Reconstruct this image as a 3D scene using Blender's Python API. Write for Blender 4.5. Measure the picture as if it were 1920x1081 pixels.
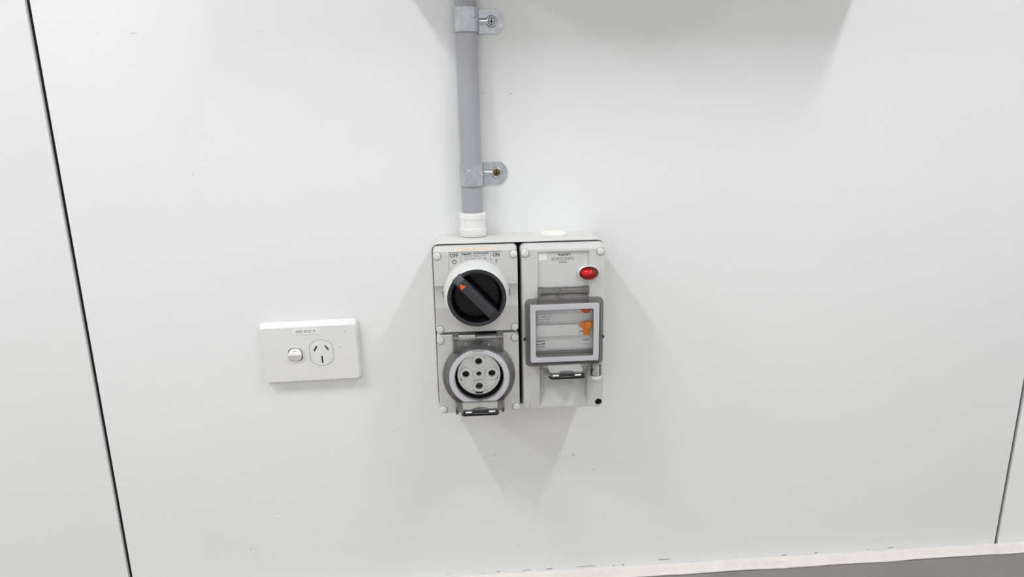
import bpy, bmesh, math, random
from mathutils import Vector, Matrix
random.seed(7)
sc = bpy.context.scene
C = sc.collection
for o in list(bpy.data.objects):
    bpy.data.objects.remove(o)

# ------------------------------------------------------------------ camera
# Local frame of everything on the wall: x right, z up, d out from the wall, in millimetres.
Z0 = 1.40
def P(x, z, d):
    return Vector((x / 1000, -d / 1000, Z0 + z / 1000))
yaw, pitch, roll = 0.0665477, 0.2478822, -0.0177154
cp, sp = math.cos(pitch), math.sin(pitch); cy, sy = math.cos(yaw), math.sin(yaw)
fwd = Vector((sy * cp, cy * cp, -sp)); rt = Vector((cy, -sy, 0)); up = rt.cross(fwd)
cr, sr = math.cos(roll), math.sin(roll)
r2 = cr * rt + sr * up; u2 = -sr * rt + cr * up
cd = bpy.data.cameras.new('camera'); cam = bpy.data.objects.new('camera', cd); C.objects.link(cam)
cd.sensor_fit = 'HORIZONTAL'; cd.sensor_width = 36; cd.lens = 1270.15 / 1920 * 36
cd.clip_start = 0.02
m = Matrix((r2, u2, -fwd)).transposed().to_4x4()
m.translation = P(33.03, 145.99, 808.36)
cam.matrix_world = m
sc.camera = cam

# ------------------------------------------------------------------ world and exposure
w = bpy.data.worlds.new('room_light'); sc.world = w; w.use_nodes = True
bg = w.node_tree.nodes['Background']
bg.inputs[0].default_value = (0.945, 0.968, 1.0, 1); bg.inputs[1].default_value = 0.70
sc.view_settings.view_transform = 'Standard'; sc.view_settings.look = 'None'
sc.view_settings.gamma = 1; sc.view_settings.use_curve_mapping = False
sc.view_settings.exposure = 0.0
LAMP = 166.0
sc.cycles.transparent_max_bounces = 24

# ------------------------------------------------------------------ materials
def mat(name, col, rough=0.4, metal=0.0, noise=0.0, nscale=60.0, bump=0.0, bscale=300.0, coat=0.0, spec=0.5):
    m = bpy.data.materials.new(name); m.use_nodes = True
    nt = m.node_tree; b = nt.nodes['Principled BSDF']
    b.inputs['Base Color'].default_value = (*col, 1); b.inputs['Roughness'].default_value = rough
    b.inputs['Metallic'].default_value = metal; b.inputs['Coat Weight'].default_value = coat
    b.inputs['Specular IOR Level'].default_value = spec
    tc = nt.nodes.new('ShaderNodeTexCoord')
    if noise:
        n = nt.nodes.new('ShaderNodeTexNoise'); n.inputs['Scale'].default_value = nscale; n.inputs['Detail'].default_value = 5
        nt.links.new(tc.outputs['Object'], n.inputs['Vector'])
        r = nt.nodes.new('ShaderNodeValToRGB')
        r.color_ramp.elements[0].color = (*[c * (1 - noise) for c in col], 1)
        r.color_ramp.elements[1].color = (*[min(1, c * (1 + noise)) for c in col], 1)
        r.color_ramp.elements[0].position = 0.3; r.color_ramp.elements[1].position = 0.7
        nt.links.new(n.outputs['Fac'], r.inputs['Fac']); nt.links.new(r.outputs['Color'], b.inputs['Base Color'])
    if bump:
        n = nt.nodes.new('ShaderNodeTexNoise'); n.inputs['Scale'].default_value = bscale; n.inputs['Detail'].default_value = 4
        nt.links.new(tc.outputs['Object'], n.inputs['Vector'])
        bp = nt.nodes.new('ShaderNodeBump'); bp.inputs['Strength'].default_value = bump; bp.inputs['Distance'].default_value = 0.0006
        nt.links.new(n.outputs['Fac'], bp.inputs['Height']); nt.links.new(bp.outputs['Normal'], b.inputs['Normal'])
    return m

def clear(name, tint, gloss_rough=0.06, ior=1.45, body=0.0, bodycol=(0.1, 0.1, 0.1)):
    """thin clear plastic: tinted see-through with Fresnel reflection and a little body colour"""
    m = bpy.data.materials.new(name); m.use_nodes = True
    nt = m.node_tree; nt.nodes.clear()
    out = nt.nodes.new('ShaderNodeOutputMaterial')
    t = nt.nodes.new('ShaderNodeBsdfTransparent'); t.inputs[0].default_value = (*tint, 1)
    g = nt.nodes.new('ShaderNodeBsdfGlossy'); g.inputs['Roughness'].default_value = gloss_rough
    g.inputs['Color'].default_value = (0.95, 0.95, 0.95, 1)
    fr = nt.nodes.new('ShaderNodeFresnel'); fr.inputs['IOR'].default_value = ior
    mx = nt.nodes.new('ShaderNodeMixShader')
    src = t
    if body:
        df = nt.nodes.new('ShaderNodeBsdfDiffuse'); df.inputs[0].default_value = (*bodycol, 1)
        m2 = nt.nodes.new('ShaderNodeMixShader'); m2.inputs[0].default_value = body
        nt.links.new(t.outputs[0], m2.inputs[1]); nt.links.new(df.outputs[0], m2.inputs[2]); src = m2
    nt.links.new(fr.outputs[0], mx.inputs[0]); nt.links.new(src.outputs[0], mx.inputs[1]); nt.links.new(g.outputs[0], mx.inputs[2])
    nt.links.new(mx.outputs[0], out.inputs[0])
    return m

M = {}
M['wall'] = mat('white_painted_panel', (0.79, 0.79, 0.785), 0.42, noise=0.012, nscale=5, bump=0.10, bscale=220)
M['joint'] = mat('dark_joint', (0.012, 0.012, 0.013), 0.85, noise=0.3, nscale=90)
M['bead'] = mat('cream_sealant', (0.68, 0.635, 0.585), 0.6, noise=0.05, nscale=60, bump=0.25, bscale=90)
M['dado'] = mat('grey_dado', (0.30, 0.29, 0.265), 0.6, noise=0.07, nscale=12, bump=0.08)
M['floor'] = mat('warm_grey_floor', (0.44, 0.385, 0.31), 0.5, noise=0.08, nscale=8)
M['ceiling'] = mat('white_ceiling', (0.8, 0.8, 0.8), 0.8, noise=0.01)
M['cabinet'] = mat('grey_cabinet', (0.42, 0.42, 0.43), 0.4, noise=0.03)
M['box'] = mat('light_grey_box', (0.61, 0.605, 0.58), 0.36, noise=0.008, nscale=40, bump=0.03)
M['cover'] = mat('light_grey_cover', (0.575, 0.565, 0.545), 0.25, noise=0.008, nscale=40, bump=0.03)
M['glosscover'] = mat('glossy_grey_cover', (0.58, 0.575, 0.56), 0.15, noise=0.008, nscale=40, bump=0.015)
M['cap'] = mat('off_white_cap', (0.66, 0.67, 0.63), 0.4, noise=0.01)
M['dirtycap'] = mat('grey_cap', (0.55, 0.54, 0.52), 0.45, noise=0.04)
M['collar'] = mat('glossy_white_collar', (0.66, 0.66, 0.65), 0.09, noise=0.006, nscale=30)
M['black'] = mat('black_gap', (0.006, 0.006, 0.006), 0.7, noise=0.1)
M['blackgloss'] = mat('black_plastic', (0.005, 0.005, 0.006), 0.3, noise=0.1, spec=0.25)
M['dial'] = mat('charcoal_plastic', (0.024, 0.025, 0.029), 0.42, noise=0.04, spec=0.35)
M['handle'] = mat('charcoal_handle', (0.036, 0.038, 0.043), 0.42, noise=0.04, spec=0.4)
M['orange'] = mat('orange_plastic', (0.86, 0.235, 0.012), 0.38, noise=0.03)
M['redorange'] = mat('red_orange_mark', (0.78, 0.12, 0.015), 0.45, noise=0.03)
M['white'] = mat('white_plastic', (0.83, 0.825, 0.815), 0.3, noise=0.006, nscale=30)
M['gpo'] = mat('white_faceplate', (0.735, 0.725, 0.715), 0.3, noise=0.006, nscale=30)
M['coupling'] = mat('off_white_coupling', (0.78, 0.765, 0.73), 0.35, noise=0.01)
M['cream'] = mat('cream_plastic', (0.80, 0.78, 0.71), 0.38, noise=0.01)
M['gasket'] = mat('white_rubber_seal', (0.88, 0.88, 0.92), 0.6, noise=0.008)
M['insert'] = mat('white_socket_insert', (0.88, 0.875, 0.84), 0.3, noise=0.01)
M['conduit'] = mat('grey_conduit', (0.355, 0.357, 0.382), 0.32, noise=0.012, nscale=25)
M['zinc'] = mat('galvanised_steel', (0.56, 0.58, 0.60), 0.27, 1.0, noise=0.10, nscale=140, bump=0.04, bscale=160)
M['screwm'] = mat('zinc_screw', (0.55, 0.55, 0.56), 0.3, 1.0, noise=0.1, nscale=200)
M['rust'] = mat('rusty_screw', (0.20, 0.12, 0.04), 0.5, 0.7, noise=0.4, nscale=500)
M['brass'] = mat('dull_brass', (0.10, 0.07, 0.04), 0.35, 0.8, noise=0.2)
M['spring'] = mat('steel_spring', (0.6, 0.6, 0.6), 0.25, 1.0, noise=0.05)
M['ink'] = mat('black_ink', (0.02, 0.02, 0.022), 0.6, noise=0.05)
M['greyink'] = mat('grey_ink', (0.15, 0.15, 0.15), 0.6, noise=0.05)
M['tanink'] = mat('tan_ink', (0.42, 0.27, 0.17), 0.6, noise=0.05)
M['peach'] = mat('peach_sticker', (0.76, 0.60, 0.47), 0.5, noise=0.02)
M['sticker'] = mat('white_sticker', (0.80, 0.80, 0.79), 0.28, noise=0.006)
M['greysticker'] = mat('pale_grey_sticker', (0.60, 0.595, 0.58), 0.2, noise=0.006)
M['breaker'] = mat('breaker_grey', (0.72, 0.72, 0.71), 0.42, noise=0.01)
M['breakernose'] = mat('breaker_nose', (0.86, 0.865, 0.85), 0.35, noise=0.01)
M['beige'] = mat('beige_inner_cover', (0.50, 0.48, 0.43), 0.5, noise=0.02)
M['mark'] = mat('faint_scuff', (0.30, 0.29, 0.28), 0.7, noise=0.2, nscale=300)
M['chip'] = mat('white_paint_fleck', (0.9, 0.9, 0.9), 0.5, noise=0.02)
M['red'] = clear('red_lens', (0.95, 0.02, 0.07), 0.05, 1.5)
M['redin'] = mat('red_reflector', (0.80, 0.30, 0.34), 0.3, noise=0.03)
M['reddark'] = mat('dark_red_well', (0.42, 0.05, 0.08), 0.4, noise=0.05)
M['clear'] = clear('clear_window', (0.99, 0.99, 0.99), 0.04, 1.16)
M['smoke'] = clear('smoky_clear_plastic', (0.90, 0.89, 0.885), 0.06, 1.5, 0.13, (0.62, 0.61, 0.60))
M['darksmoke'] = clear('dark_smoky_plastic', (0.865, 0.855, 0.85), 0.07, 1.5, 0.08, (0.25, 0.24, 0.24))
M['loop'] = clear('clear_loop', (0.93, 0.925, 0.92), 0.08, 1.5, 0.10, (0.6, 0.58, 0.56))
def emit(name, col, s):
    m = bpy.data.materials.new(name); m.use_nodes = True
    b = m.node_tree.nodes['Principled BSDF']
    b.inputs['Base Color'].default_value = (0.8, 0.8, 0.8, 1)
    b.inputs['Emission Color'].default_value = (*col, 1); b.inputs['Emission Strength'].default_value = s
    return m
for k_, s_ in (('diffuser', 1.0), ('diffuser_dim', 0.92), ('diffuser_far', 1.2), ('diffuser_low', 0.45), ('diffuser_fill', 0.26)):
    M[k_] = emit('lamp_' + k_, (0.955, 0.98, 1.0), LAMP * s_)

# ------------------------------------------------------------------ geometry helpers (mm in, metres out)
GRP = {}
def bm_new(): return bmesh.new()
def begin(bm):
    L = bm.faces.layers.int.get('grp') or bm.faces.layers.int.new('grp')
    return L, len(bm.faces)
def end(bm, L, n0):
    bm.faces.ensure_lookup_table()
    g = 1 + max([f[L] for f in bm.faces[:n0]] or [0])
    for f in bm.faces[n0:]: f[L] = g
def rrect(x0, x1, z0, z1, r=2.0, n=5, top=None):
    """rounded rectangle, counter-clockwise seen from the room"""
    pts = []
    for (cx, cz, a0) in ((x1 - r, z0 + r, -90), (x1 - r, z1 - r, 0), (x0 + r, z1 - r, 90), (x0 + r, z0 + r, 180)):
        for i in range(n + 1):
            a = math.radians(a0 + 90 * i / n)
            pts.append((cx + r * math.cos(a), cz + r * math.sin(a)))
    return pts
def circ(cx, cz, r, n=48, rz=None):
    rz = r if rz is None else rz
    return [(cx + r * math.cos(2 * math.pi * i / n), cz + rz * math.sin(2 * math.pi * i / n)) for i in range(n)]
def loft(bm, layers, cap0=True, cap1=True, f=P):
    """layers: list of (points, d); points may be (x, z) with one d, ordered back to front"""
    rows = []
    for pts, d in layers:
        rows.append([bm.verts.new(f(p[0], p[1], d)) for p in pts])
    n = len(rows[0])
    for a, b in zip(rows, rows[1:]):
        for i in range(n):
            j = (i + 1) % n
            bm.faces.new((a[i], a[j], b[j], b[i]))
    if cap0: bm.faces.new(list(reversed(rows[0])))
    if cap1: bm.faces.new(rows[-1])
    return bm
def frame(bm, outer, inner, d0, d1):
    """closed ring between two outlines of equal count"""
    n = len(outer)
    O0 = [bm.verts.new(P(*p, d0)) for p in outer]; O1 = [bm.verts.new(P(*p, d1)) for p in outer]
    I0 = [bm.verts.new(P(*p, d0)) for p in inner]; I1 = [bm.verts.new(P(*p, d1)) for p in inner]
    for i in range(n):
        j = (i + 1) % n
        bm.faces.new((O0[i], O0[j], O1[j], O1[i])); bm.faces.new((O1[i], O1[j], I1[j], I1[i]))
        bm.faces.new((I1[i], I1[j], I0[j], I0[i])); bm.faces.new((I0[i], I0[j], O0[j], O0[i]))
    return bm
def lathe(bm, prof, cx, cz, n=48, sx=1.0, sz=1.0, closed=False):
    """turn (radius, d) about the axis that points out of the wall"""
    rows = []
    for r, d in prof:
        if r < 1e-6: rows.append([bm.verts.new(P(cx, cz, d))])
        else: rows.append([bm.verts.new(P(cx + sx * r * math.cos(2 * math.pi * i / n), cz + sz * r * math.sin(2 * math.pi * i / n), d)) for i in range(n)])
    pairs = list(zip(rows, rows[1:])) + ([(rows[-1], rows[0])] if closed else [])
    for a, b in pairs:
        for i in range(n):
            j = (i + 1) % n
            if len(a) == 1 and len(b) == 1: continue
            if len(b) == 1: bm.faces.new((a[i], a[j], b[0]))
            elif len(a) == 1: bm.faces.new((a[0], b[j], b[i]))
            else: bm.faces.new((a[i], a[j], b[j], b[i]))
    return bm
def vlathe(bm, prof, cx, cd, n=40):
    """turn (radius, z) about a vertical axis"""
    rows = []
    for r, z in prof:
        if r < 1e-6: rows.append([bm.verts.new(P(cx, z, cd))])
        else: rows.append([bm.verts.new(P(cx + r * math.cos(2 * math.pi * i / n), z, cd - r * math.sin(2 * math.pi * i / n))) for i in range(n)])
    for a, b in zip(rows, rows[1:]):
        for i in range(n):
            j = (i + 1) % n
            if len(a) == 1: bm.faces.new((a[0], b[i], b[j]))
            elif len(b) == 1: bm.faces.new((a[i], a[j], b[0]))
            else: bm.faces.new((a[i], a[j], b[j], b[i]))
    return bm
def xprism(bm, pts, x0, x1):
    """(d, z) outline pushed along x"""
    A = [bm.verts.new(P(x0, z, d)) for d, z in pts]; B = [bm.verts.new(P(x1, z, d)) for d, z in pts]
    n = len(pts)
    for i in range(n):
        j = (i + 1) % n
        bm.faces.new((A[i], A[j], B[j], B[i]))
    bm.faces.new(list(reversed(A))); bm.faces.new(B)
    return bm
def zprism(bm, pts, z0, z1):
    """(x, d) outline pushed along z"""
    A = [bm.verts.new(P(x, z0, d)) for x, d in pts]; B = [bm.verts.new(P(x, z1, d)) for x, d in pts]
    n = len(pts)
    for i in range(n):
        j = (i + 1) % n
        bm.faces.new((A[i], A[j], B[j], B[i]))
    bm.faces.new(list(reversed(A))); bm.faces.new(B)
    return bm
def xtube(bm, x0, x1, z, d, r, n=20):
    return xprism(bm, [(d + r * math.cos(2 * math.pi * i / n), z + r * math.sin(2 * math.pi * i / n)) for i in range(n)], x0, x1)
def tube(bm, pts, r, n=8):
    """round bar along a polyline of (x, z, d)"""
    V = [P(*p) for p in pts]; rows = []
    for i, v in enumerate(V):
        t = (V[min(i + 1, len(V) - 1)] - V[max(i - 1, 0)]).normalized()
        a = t.orthogonal().normalized() if i == 0 else (a - a.dot(t) * t).normalized()
        b = t.cross(a)
        rows.append([bm.verts.new(v + (a * math.cos(2 * math.pi * k / n) + b * math.sin(2 * math.pi * k / n)) * r / 1000) for k in range(n)])
    for A, B in zip(rows, rows[1:]):
        for k in range(n):
            bm.faces.new((A[k], A[(k + 1) % n], B[(k + 1) % n], B[k]))
    bm.faces.new(list(reversed(rows[0]))); bm.faces.new(rows[-1])
    return bm
def box(bm, x0, x1, z0, z1, d0, d1, bev=0.0, seg=2):
    b2 = bm_new()
    loft(b2, [([(x0, z0), (x1, z0), (x1, z1), (x0, z1)], d0), ([(x0, z0), (x1, z0), (x1, z1), (x0, z1)], d1)])
    if bev: bmesh.ops.bevel(b2, geom=b2.edges[:], offset=bev / 1000, segments=seg, affect='EDGES', profile=0.5)
    me = bpy.data.meshes.new('t'); b2.to_mesh(me); b2.free(); bm.from_mesh(me); bpy.data.meshes.remove(me)
    return bm
def fixn(bm):
    bmesh.ops.recalc_face_normals(bm, faces=bm.faces[:])
    return bm
def cut(bm, *cutters, op='DIFFERENCE'):
    """boolean of closed bmeshes, evaluated at once"""
    fixn(bm)
    me = bpy.data.meshes.new('t'); bm.to_mesh(me); bm.free()
    o = bpy.data.objects.new('t', me); C.objects.link(o); tmp = []
    for c in cutters:
        fixn(c); cm = bpy.data.meshes.new('c'); c.to_mesh(cm); c.free()
        co = bpy.data.objects.new('c', cm); C.objects.link(co); tmp.append(co)
        md = o.modifiers.new('b', 'BOOLEAN'); md.operation = op; md.object = co; md.solver = 'EXACT'
    dg = bpy.context.evaluated_depsgraph_get(); dg.update()
    ev = o.evaluated_get(dg); out = bm_new(); r = ev.to_mesh(); out.from_mesh(r); ev.to_mesh_clear()
    for t in tmp + [o]:
        d = t.data; bpy.data.objects.remove(t); bpy.data.meshes.remove(d)
    return out

def wloc(o):
    v = Vector((0, 0, 0))
    while o: v = v + o.location; o = o.parent
    return v
def obj(name, bm, m, parent=None, smooth=35, kind=None, label=None, origin=None, fix=True):
    L = bm.faces.layers.int.get('grp')
    if L is not None:
        gs = sorted({f[L] for f in bm.faces})
        if len(gs) > 1:
            for g in gs:
                c = bm.copy(); Lc = c.faces.layers.int['grp']
                bmesh.ops.delete(c, geom=[f for f in c.faces if f[Lc] != g], context='FACES')
                bmesh.ops.delete(c, geom=[v for v in c.verts if not v.link_faces], context='VERTS')
                c.faces.layers.int.remove(c.faces.layers.int['grp'])
                o = obj(name, c, m, parent, smooth, kind, None, origin, fix)
            bm.free(); return o
    if fix: fixn(bm)
    off = Vector(origin) if origin is not None else (wloc(parent) if parent else Vector((0, 0, 0)))
    bmesh.ops.translate(bm, vec=-off, verts=bm.verts[:])
    me = bpy.data.meshes.new(name); bm.to_mesh(me); bm.free()
    me.materials.append(m)
    for p in me.polygons: p.use_smooth = smooth > 0
    if smooth: me.set_sharp_from_angle(angle=math.radians(smooth))
    o = bpy.data.objects.new(name, me); C.objects.link(o)
    if parent:
        o.parent = parent; o.location = off - wloc(parent)
    else: o.location = off
    if kind: o['kind'] = kind
    if label: o['label'] = label
    return o
def thing(name, label, cat, loc, group=None, rot=0):
    o = bpy.data.objects.new(name, None); C.objects.link(o); o.location = loc
    o.empty_display_size = 0.02
    o['label'] = label; o['category'] = cat
    if group: o['group'] = group
    return o
def text_bm(bm, body, x0, x1, z0, z1, d, bold=0.0, f=None):
    """flat lettering fitted to a rectangle"""
    f = f or (lambda x, z: P(x, z, d))
    L, n0 = begin(bm)
    cu = bpy.data.curves.new('t', 'FONT'); cu.body = body; cu.size = 1; cu.offset = bold; cu.resolution_u = 3
    o = bpy.data.objects.new('t', cu); C.objects.link(o)
    dg = bpy.context.evaluated_depsgraph_get(); dg.update()
    ev = o.evaluated_get(dg); me = ev.to_mesh()
    xs = [v.co.x for v in me.vertices]; ys = [v.co.y for v in me.vertices]
    ax, bx, ay, by = min(xs), max(xs), min(ys), max(ys)
    vs = [bm.verts.new(f(x0 + (v.co.x - ax) / (bx - ax) * (x1 - x0), z0 + (v.co.y - ay) / (by - ay) * (z1 - z0))) for v in me.vertices]
    for p in me.polygons:
        try: bm.faces.new([vs[i] for i in p.vertices])
        except ValueError: pass
    ev.to_mesh_clear(); bpy.data.objects.remove(o); bpy.data.curves.remove(cu)
    end(bm, L, n0)
    return bm
def poly(bm, pts, d):
    bm.faces.new([bm.verts.new(P(x, z, d)) for x, z in pts]); return bm
def logo(bm, x0, x1, z0, z1, d):
    """three wide heavy letters N H P, the H bar running on between them"""
    L, n0 = begin(bm)
    W = x1 - x0; Hh = z1 - z0; q = lambda u, v: (x0 + u * W, z0 + v * Hh)
    for pl in ([(0, 0), (.07, 0), (.07, 1), (0, 1)], [(0, 1), (.09, 1), (.33, 0), (.24, 0)], [(.26, 0), (.33, 0), (.33, 1), (.26, 1)],
               [(.38, 0), (.46, 0), (.46, 1), (.38, 1)], [(.40, .40), (.66, .40), (.66, .62), (.40, .62)], [(.58, 0), (.66, 0), (.66, 1), (.58, 1)],
               [(.71, 0), (.79, 0), (.79, 1), (.71, 1)], [(.75, .80), (1, .80), (1, 1), (.75, 1)], [(.92, .35), (1, .35), (1, .9), (.92, .9)], [(.75, .32), (1, .32), (1, .50), (.75, .50)]):
        poly(bm, [q(*p) for p in pl], d)
    end(bm, L, n0)
    return bm
def blob(bm, cx, cz, rx, rz, d, n=9, jag=0.35, rot=0.0):
    """ragged flat mark"""
    c, s = math.cos(rot), math.sin(rot); pts = []
    for i in range(n):
        a = 2 * math.pi * i / n; k = 1 - jag * random.random()
        x, z = rx * k * math.cos(a), rz * k * math.sin(a)
        pts.append((cx + x * c - z * s, cz + x * s + z * c))
    loft(bm, [(pts, 0.0), (pts, d)])
    return bm

# ------------------------------------------------------------------ the setting
SEAM = (-425.0, 782.0); GAP = 5.2
b = bm_new(); box(b, -1640, 1995, -1400, 1440, -40, -5.5)
wall = obj('wall_back', b, M['joint'], kind='structure')
for x0, x1 in ((-1632, SEAM[0] - GAP / 2), (SEAM[0] + GAP / 2, SEAM[1] - GAP / 2), (SEAM[1] + GAP / 2, 1989)):
    b = bm_new(); box(b, x0, x1, -1400, 1440, -5.5, 0, 0.6, 2)
    pn = obj('panel', b, M['wall'], wall, smooth=60)
    if x0 == SEAM[0] + GAP / 2: main_panel = pn
# grey dado below, with a sealant bead along its top
b = bm_new(); xprism(b, [(-8, -1400), (15.5, -1400), (15.5, -471.5), (14.0, -470.5), (-8, -470.5)], -1640, 1995)
obj('trim_1', b, M['dado'], kind='structure')
b = bm_new(); N = 700; rows = []
xs = [-1640 + 3635 * i / N for i in range(N + 1)]
e = 0.0
for i, x in enumerate(xs):
    e = 0.82 * e + random.uniform(-0.55, 0.55)
    j = 0.6 * math.sin(x / 61.0) + 0.4 * math.sin(x / 23.0)
    zt = -463.6 + 0.35 * j + 0.5 * e; zf = -467.6 + 0.5 * e
    prof = [(0.0, -469.5), (0.0, zt), (2.0, zt - 1.1), (9.0, -466.0 + 0.3 * e), (15.2, zf), (16.4, zf - 0.9), (16.3, zf - 2.0 - 0.6 * j), (15.4, zf - 2.4)]
    rows.append([b.verts.new(P(x, z, d)) for d, z in prof])
for A, B in zip(rows, rows[1:]):
    for k in range(len(A) - 1):
        b.faces.new((A[k], A[k + 1], B[k + 1], B[k]))
obj('trim_2', b, M['bead'], kind='structure', smooth=50)
b = bm_new(); box(b, -2600, 3000, -1450, -1400, -50, 3600)
obj('floor', b, M['floor'], kind='structure')
b = bm_new(); box(b, -2600, 3000, 1440, 1480, -50, 3600)
obj('ceiling', b, M['ceiling'], kind='structure')
# small marks on the painted panel
def mark(x, z, rx, rz, m='mark', rot=0.0, d=0.10):
    b = bm_new(); blob(b, x, z, rx, rz, d, rot=rot)
    obj('scuff_mark' if m == 'mark' else 'paint_fleck', b, M[m], main_panel, smooth=0)

for x, z, rx, rz, m_, rot in ((-226.7, -355.8, 8, 0.8, 'chip', .12), (-63.6, -234.8, 1.8, 1.5, 'chip', 0), (227.6, -234.5, 1.5, 1.1, 'chip', 0), (288.4, -337.6, 1.3, 1.0, 'chip', 0),
        (164.4, -289, 3.4, 0.5, 'mark', -.9), (192, -312, 2.0, 0.5, 'mark', .8), (19.1, -232.3, 0.9, 0.8, 'mark', 0), (61, -283, 0.9, 0.8, 'mark', 0), (58, -293, 0.7, 0.6, 'mark', 0), (197, -383, 0.9, 0.7, 'mark', .5),
        (-357.2, 241.0, 1.2, 0.3, 'mark', 0), (-320, 241.0, 5, 0.25, 'mark', 0), (-187.0, 241.1, 0.8, 0.6, 'mark', 0), (-276.9, 88.3, 0.9, 0.6, 'mark', 0), (90, 172, .9, .7, 'mark', 0), (57.2, 172.6, 0.9, 0.6, 'mark', 0),
        (-266, -403, 2.2, 0.6, 'mark', .3), (-243, -459, .9, .7, 'mark', 0), (-330, -286, .5, .4, 'mark', 0), (470, -412, 1.2, .6, 'mark', .4), (90, -421, .7, .6, 'mark', .4),
        (293.0, -456.6, 12, 0.9, 'mark', .02), (466.0, -461.2, 6, 1.0, 'mark', .03), (512.8, -461.1, 3, 1.2, 'mark', .3), (131.8, -460.2, 6, 1.2, 'mark', .1), (181.5, -459.9, 16, 0.8, 'mark', .02), (221.4, -461.2, 1.2, 1.4, 'mark', 0),
        (235, -461.0, 1.5, 1.6, 'mark', 0), (622.9, -459.8, 6, 0.9, 'mark', .05), (590, -460.5, 3, .5, 'mark', 0), (100, -460.4, 8, 0.6, 'mark', .12), (61.6, -459.9, 4, 0.6, 'mark', 0), (-7.9, -459.8, 3, 0.5, 'mark', 0), (40, -461, 1.0, 0.8, 'mark', 0)):
    mark(x, z, rx, rz, m_, rot)
# ------------------------------------------------------------------ ceiling lamps and the cabinet over the frame
def batten(x, label, dm='diffuser', y0=0.58, y1=1.06):
    t = thing('ceiling_light', label, 'light', (x / 1000, -(y0 + y1) / 2, Z0 + 1.44), 'battens on the ceiling')
    X = x
    b = bm_new(); box(b, X - 45, X + 45, 1410, 1440, y0 * 1000 - 20, y1 * 1000 + 20, 4); obj('lamp_body', b, M['white'], t)
    b = bm_new()
    zprism(b, [(X - 24, y0 * 1000), (X + 24, y0 * 1000), (X + 24, y1 * 1000), (X - 24, y1 * 1000)], 1400, 1410.5); obj('diffuser', b, M[dm], t, smooth=0)
batten(-755, 'long white ceiling batten lamp, first one to the left overhead')
batten(800, 'long white ceiling batten lamp, first one to the right overhead', 'diffuser_dim')
batten(-1940, 'long white ceiling batten lamp far out to the left overhead', 'diffuser_far')
batten(2050, 'long white ceiling batten lamp far out to the right overhead', 'diffuser_low')
batten(-700, 'added fill lamp, long white batten in a second row, left of the middle', 'diffuser_fill', 2.0, 3.2)  # unseen second row, added as ambient fill
batten(850, 'added fill lamp, long white batten in a second row, right of the middle', 'diffuser_fill', 2.0, 3.2)

cab = thing('wall_cabinet', 'grey metal cabinet on the wall above, where the grey conduit ends', 'cabinet', P(214, 381, 0))
b = bm_new(); box(b, -89, 518, 381, 980, 0.5, 124, 3); obj('body', b, M['cabinet'], cab)
b = bm_new(); box(b, -84, 513, 386, 975, 124.5, 137, 3); dr = obj('door', b, M['cabinet'], cab)
b = bm_new(); box(b, 478, 494, 640, 720, 137, 149, 3); obj('handle', b, M['blackgloss'], dr)

# ------------------------------------------------------------------ mounting box
mb = thing('mounting_box', 'light grey double surface mounting box carrying three modules, on the white wall', 'box', P(90.5, -88, 0))
b = bm_new()
loft(b, [(rrect(-5, 186, -184, 10.3, 9), 0.2), (rrect(-5.6, 186.8, -184.6, 10.6, 9), 20), (rrect(-7.2, 188.4, -186, 11.2, 8), 61), (rrect(-6.9, 188.1, -185.7, 10.9, 8), 62)])
c = bm_new(); loft(c, [(rrect(-4.8, 186.8, -183.5, 8.8, 6), 4), (rrect(-6.1, 187.3, -184.6, 10.2, 7), 70)])
b = cut(b, c)
obj('shell', b, M['box'], mb, smooth=40)
b = bm_new(); loft(b, [(rrect(-4.6, 186, -183, 8.6, 6), 47), (rrect(-4.6, 186, -183, 8.6, 6), 49)])
obj('gasket', b, M['black'], mb, smooth=0, label='black plate painting the shade in the gaps between the modules')  # full black plate behind the modules, painting the gap shade
b = bm_new(); vlathe(b, [(0, 10.6), (15.7, 10.6), (15.7, 13.4), (14.8, 14.4), (8, 14.9), (7.4, 14.4), (0, 14.4)], 134.4, 30)
obj('blanking_plug', b, M['cream'], mb, label='round cream plug on top of the box')
b = bm_new(); vlathe(b, [(0, 10.7), (0.9, 10.7), (0.8, 10.95), (0, 11.0)], 65.0, 40, 10); obj('drill_mark', b, M['black'], mb, label='tiny dark dimple')

def capcut(x, z):
    c = bm_new(); loft(c, [(circ(x, z, 4.75, 28), 76.2), (circ(x, z, 4.75, 28), 95)]); return c
def caps(parent, spots, m='cap', dd=78.0):
    first = None
    for x, z in spots:
        if first is None:
            b = bm_new(); lathe(b, [(4.25, dd - 1.7), (4.25, dd + 0.3), (3.9, dd + 0.9), (3.0, dd + 1.3), (1.5, dd + 1.55), (0, dd + 1.65)], x, z, 28)
            first = obj('screw_cap', b, M[m], parent, origin=P(x, z, dd))
        else:
            o = first.copy(); C.objects.link(o); o.parent = parent; o.location = P(x, z, dd) - wloc(parent)

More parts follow.
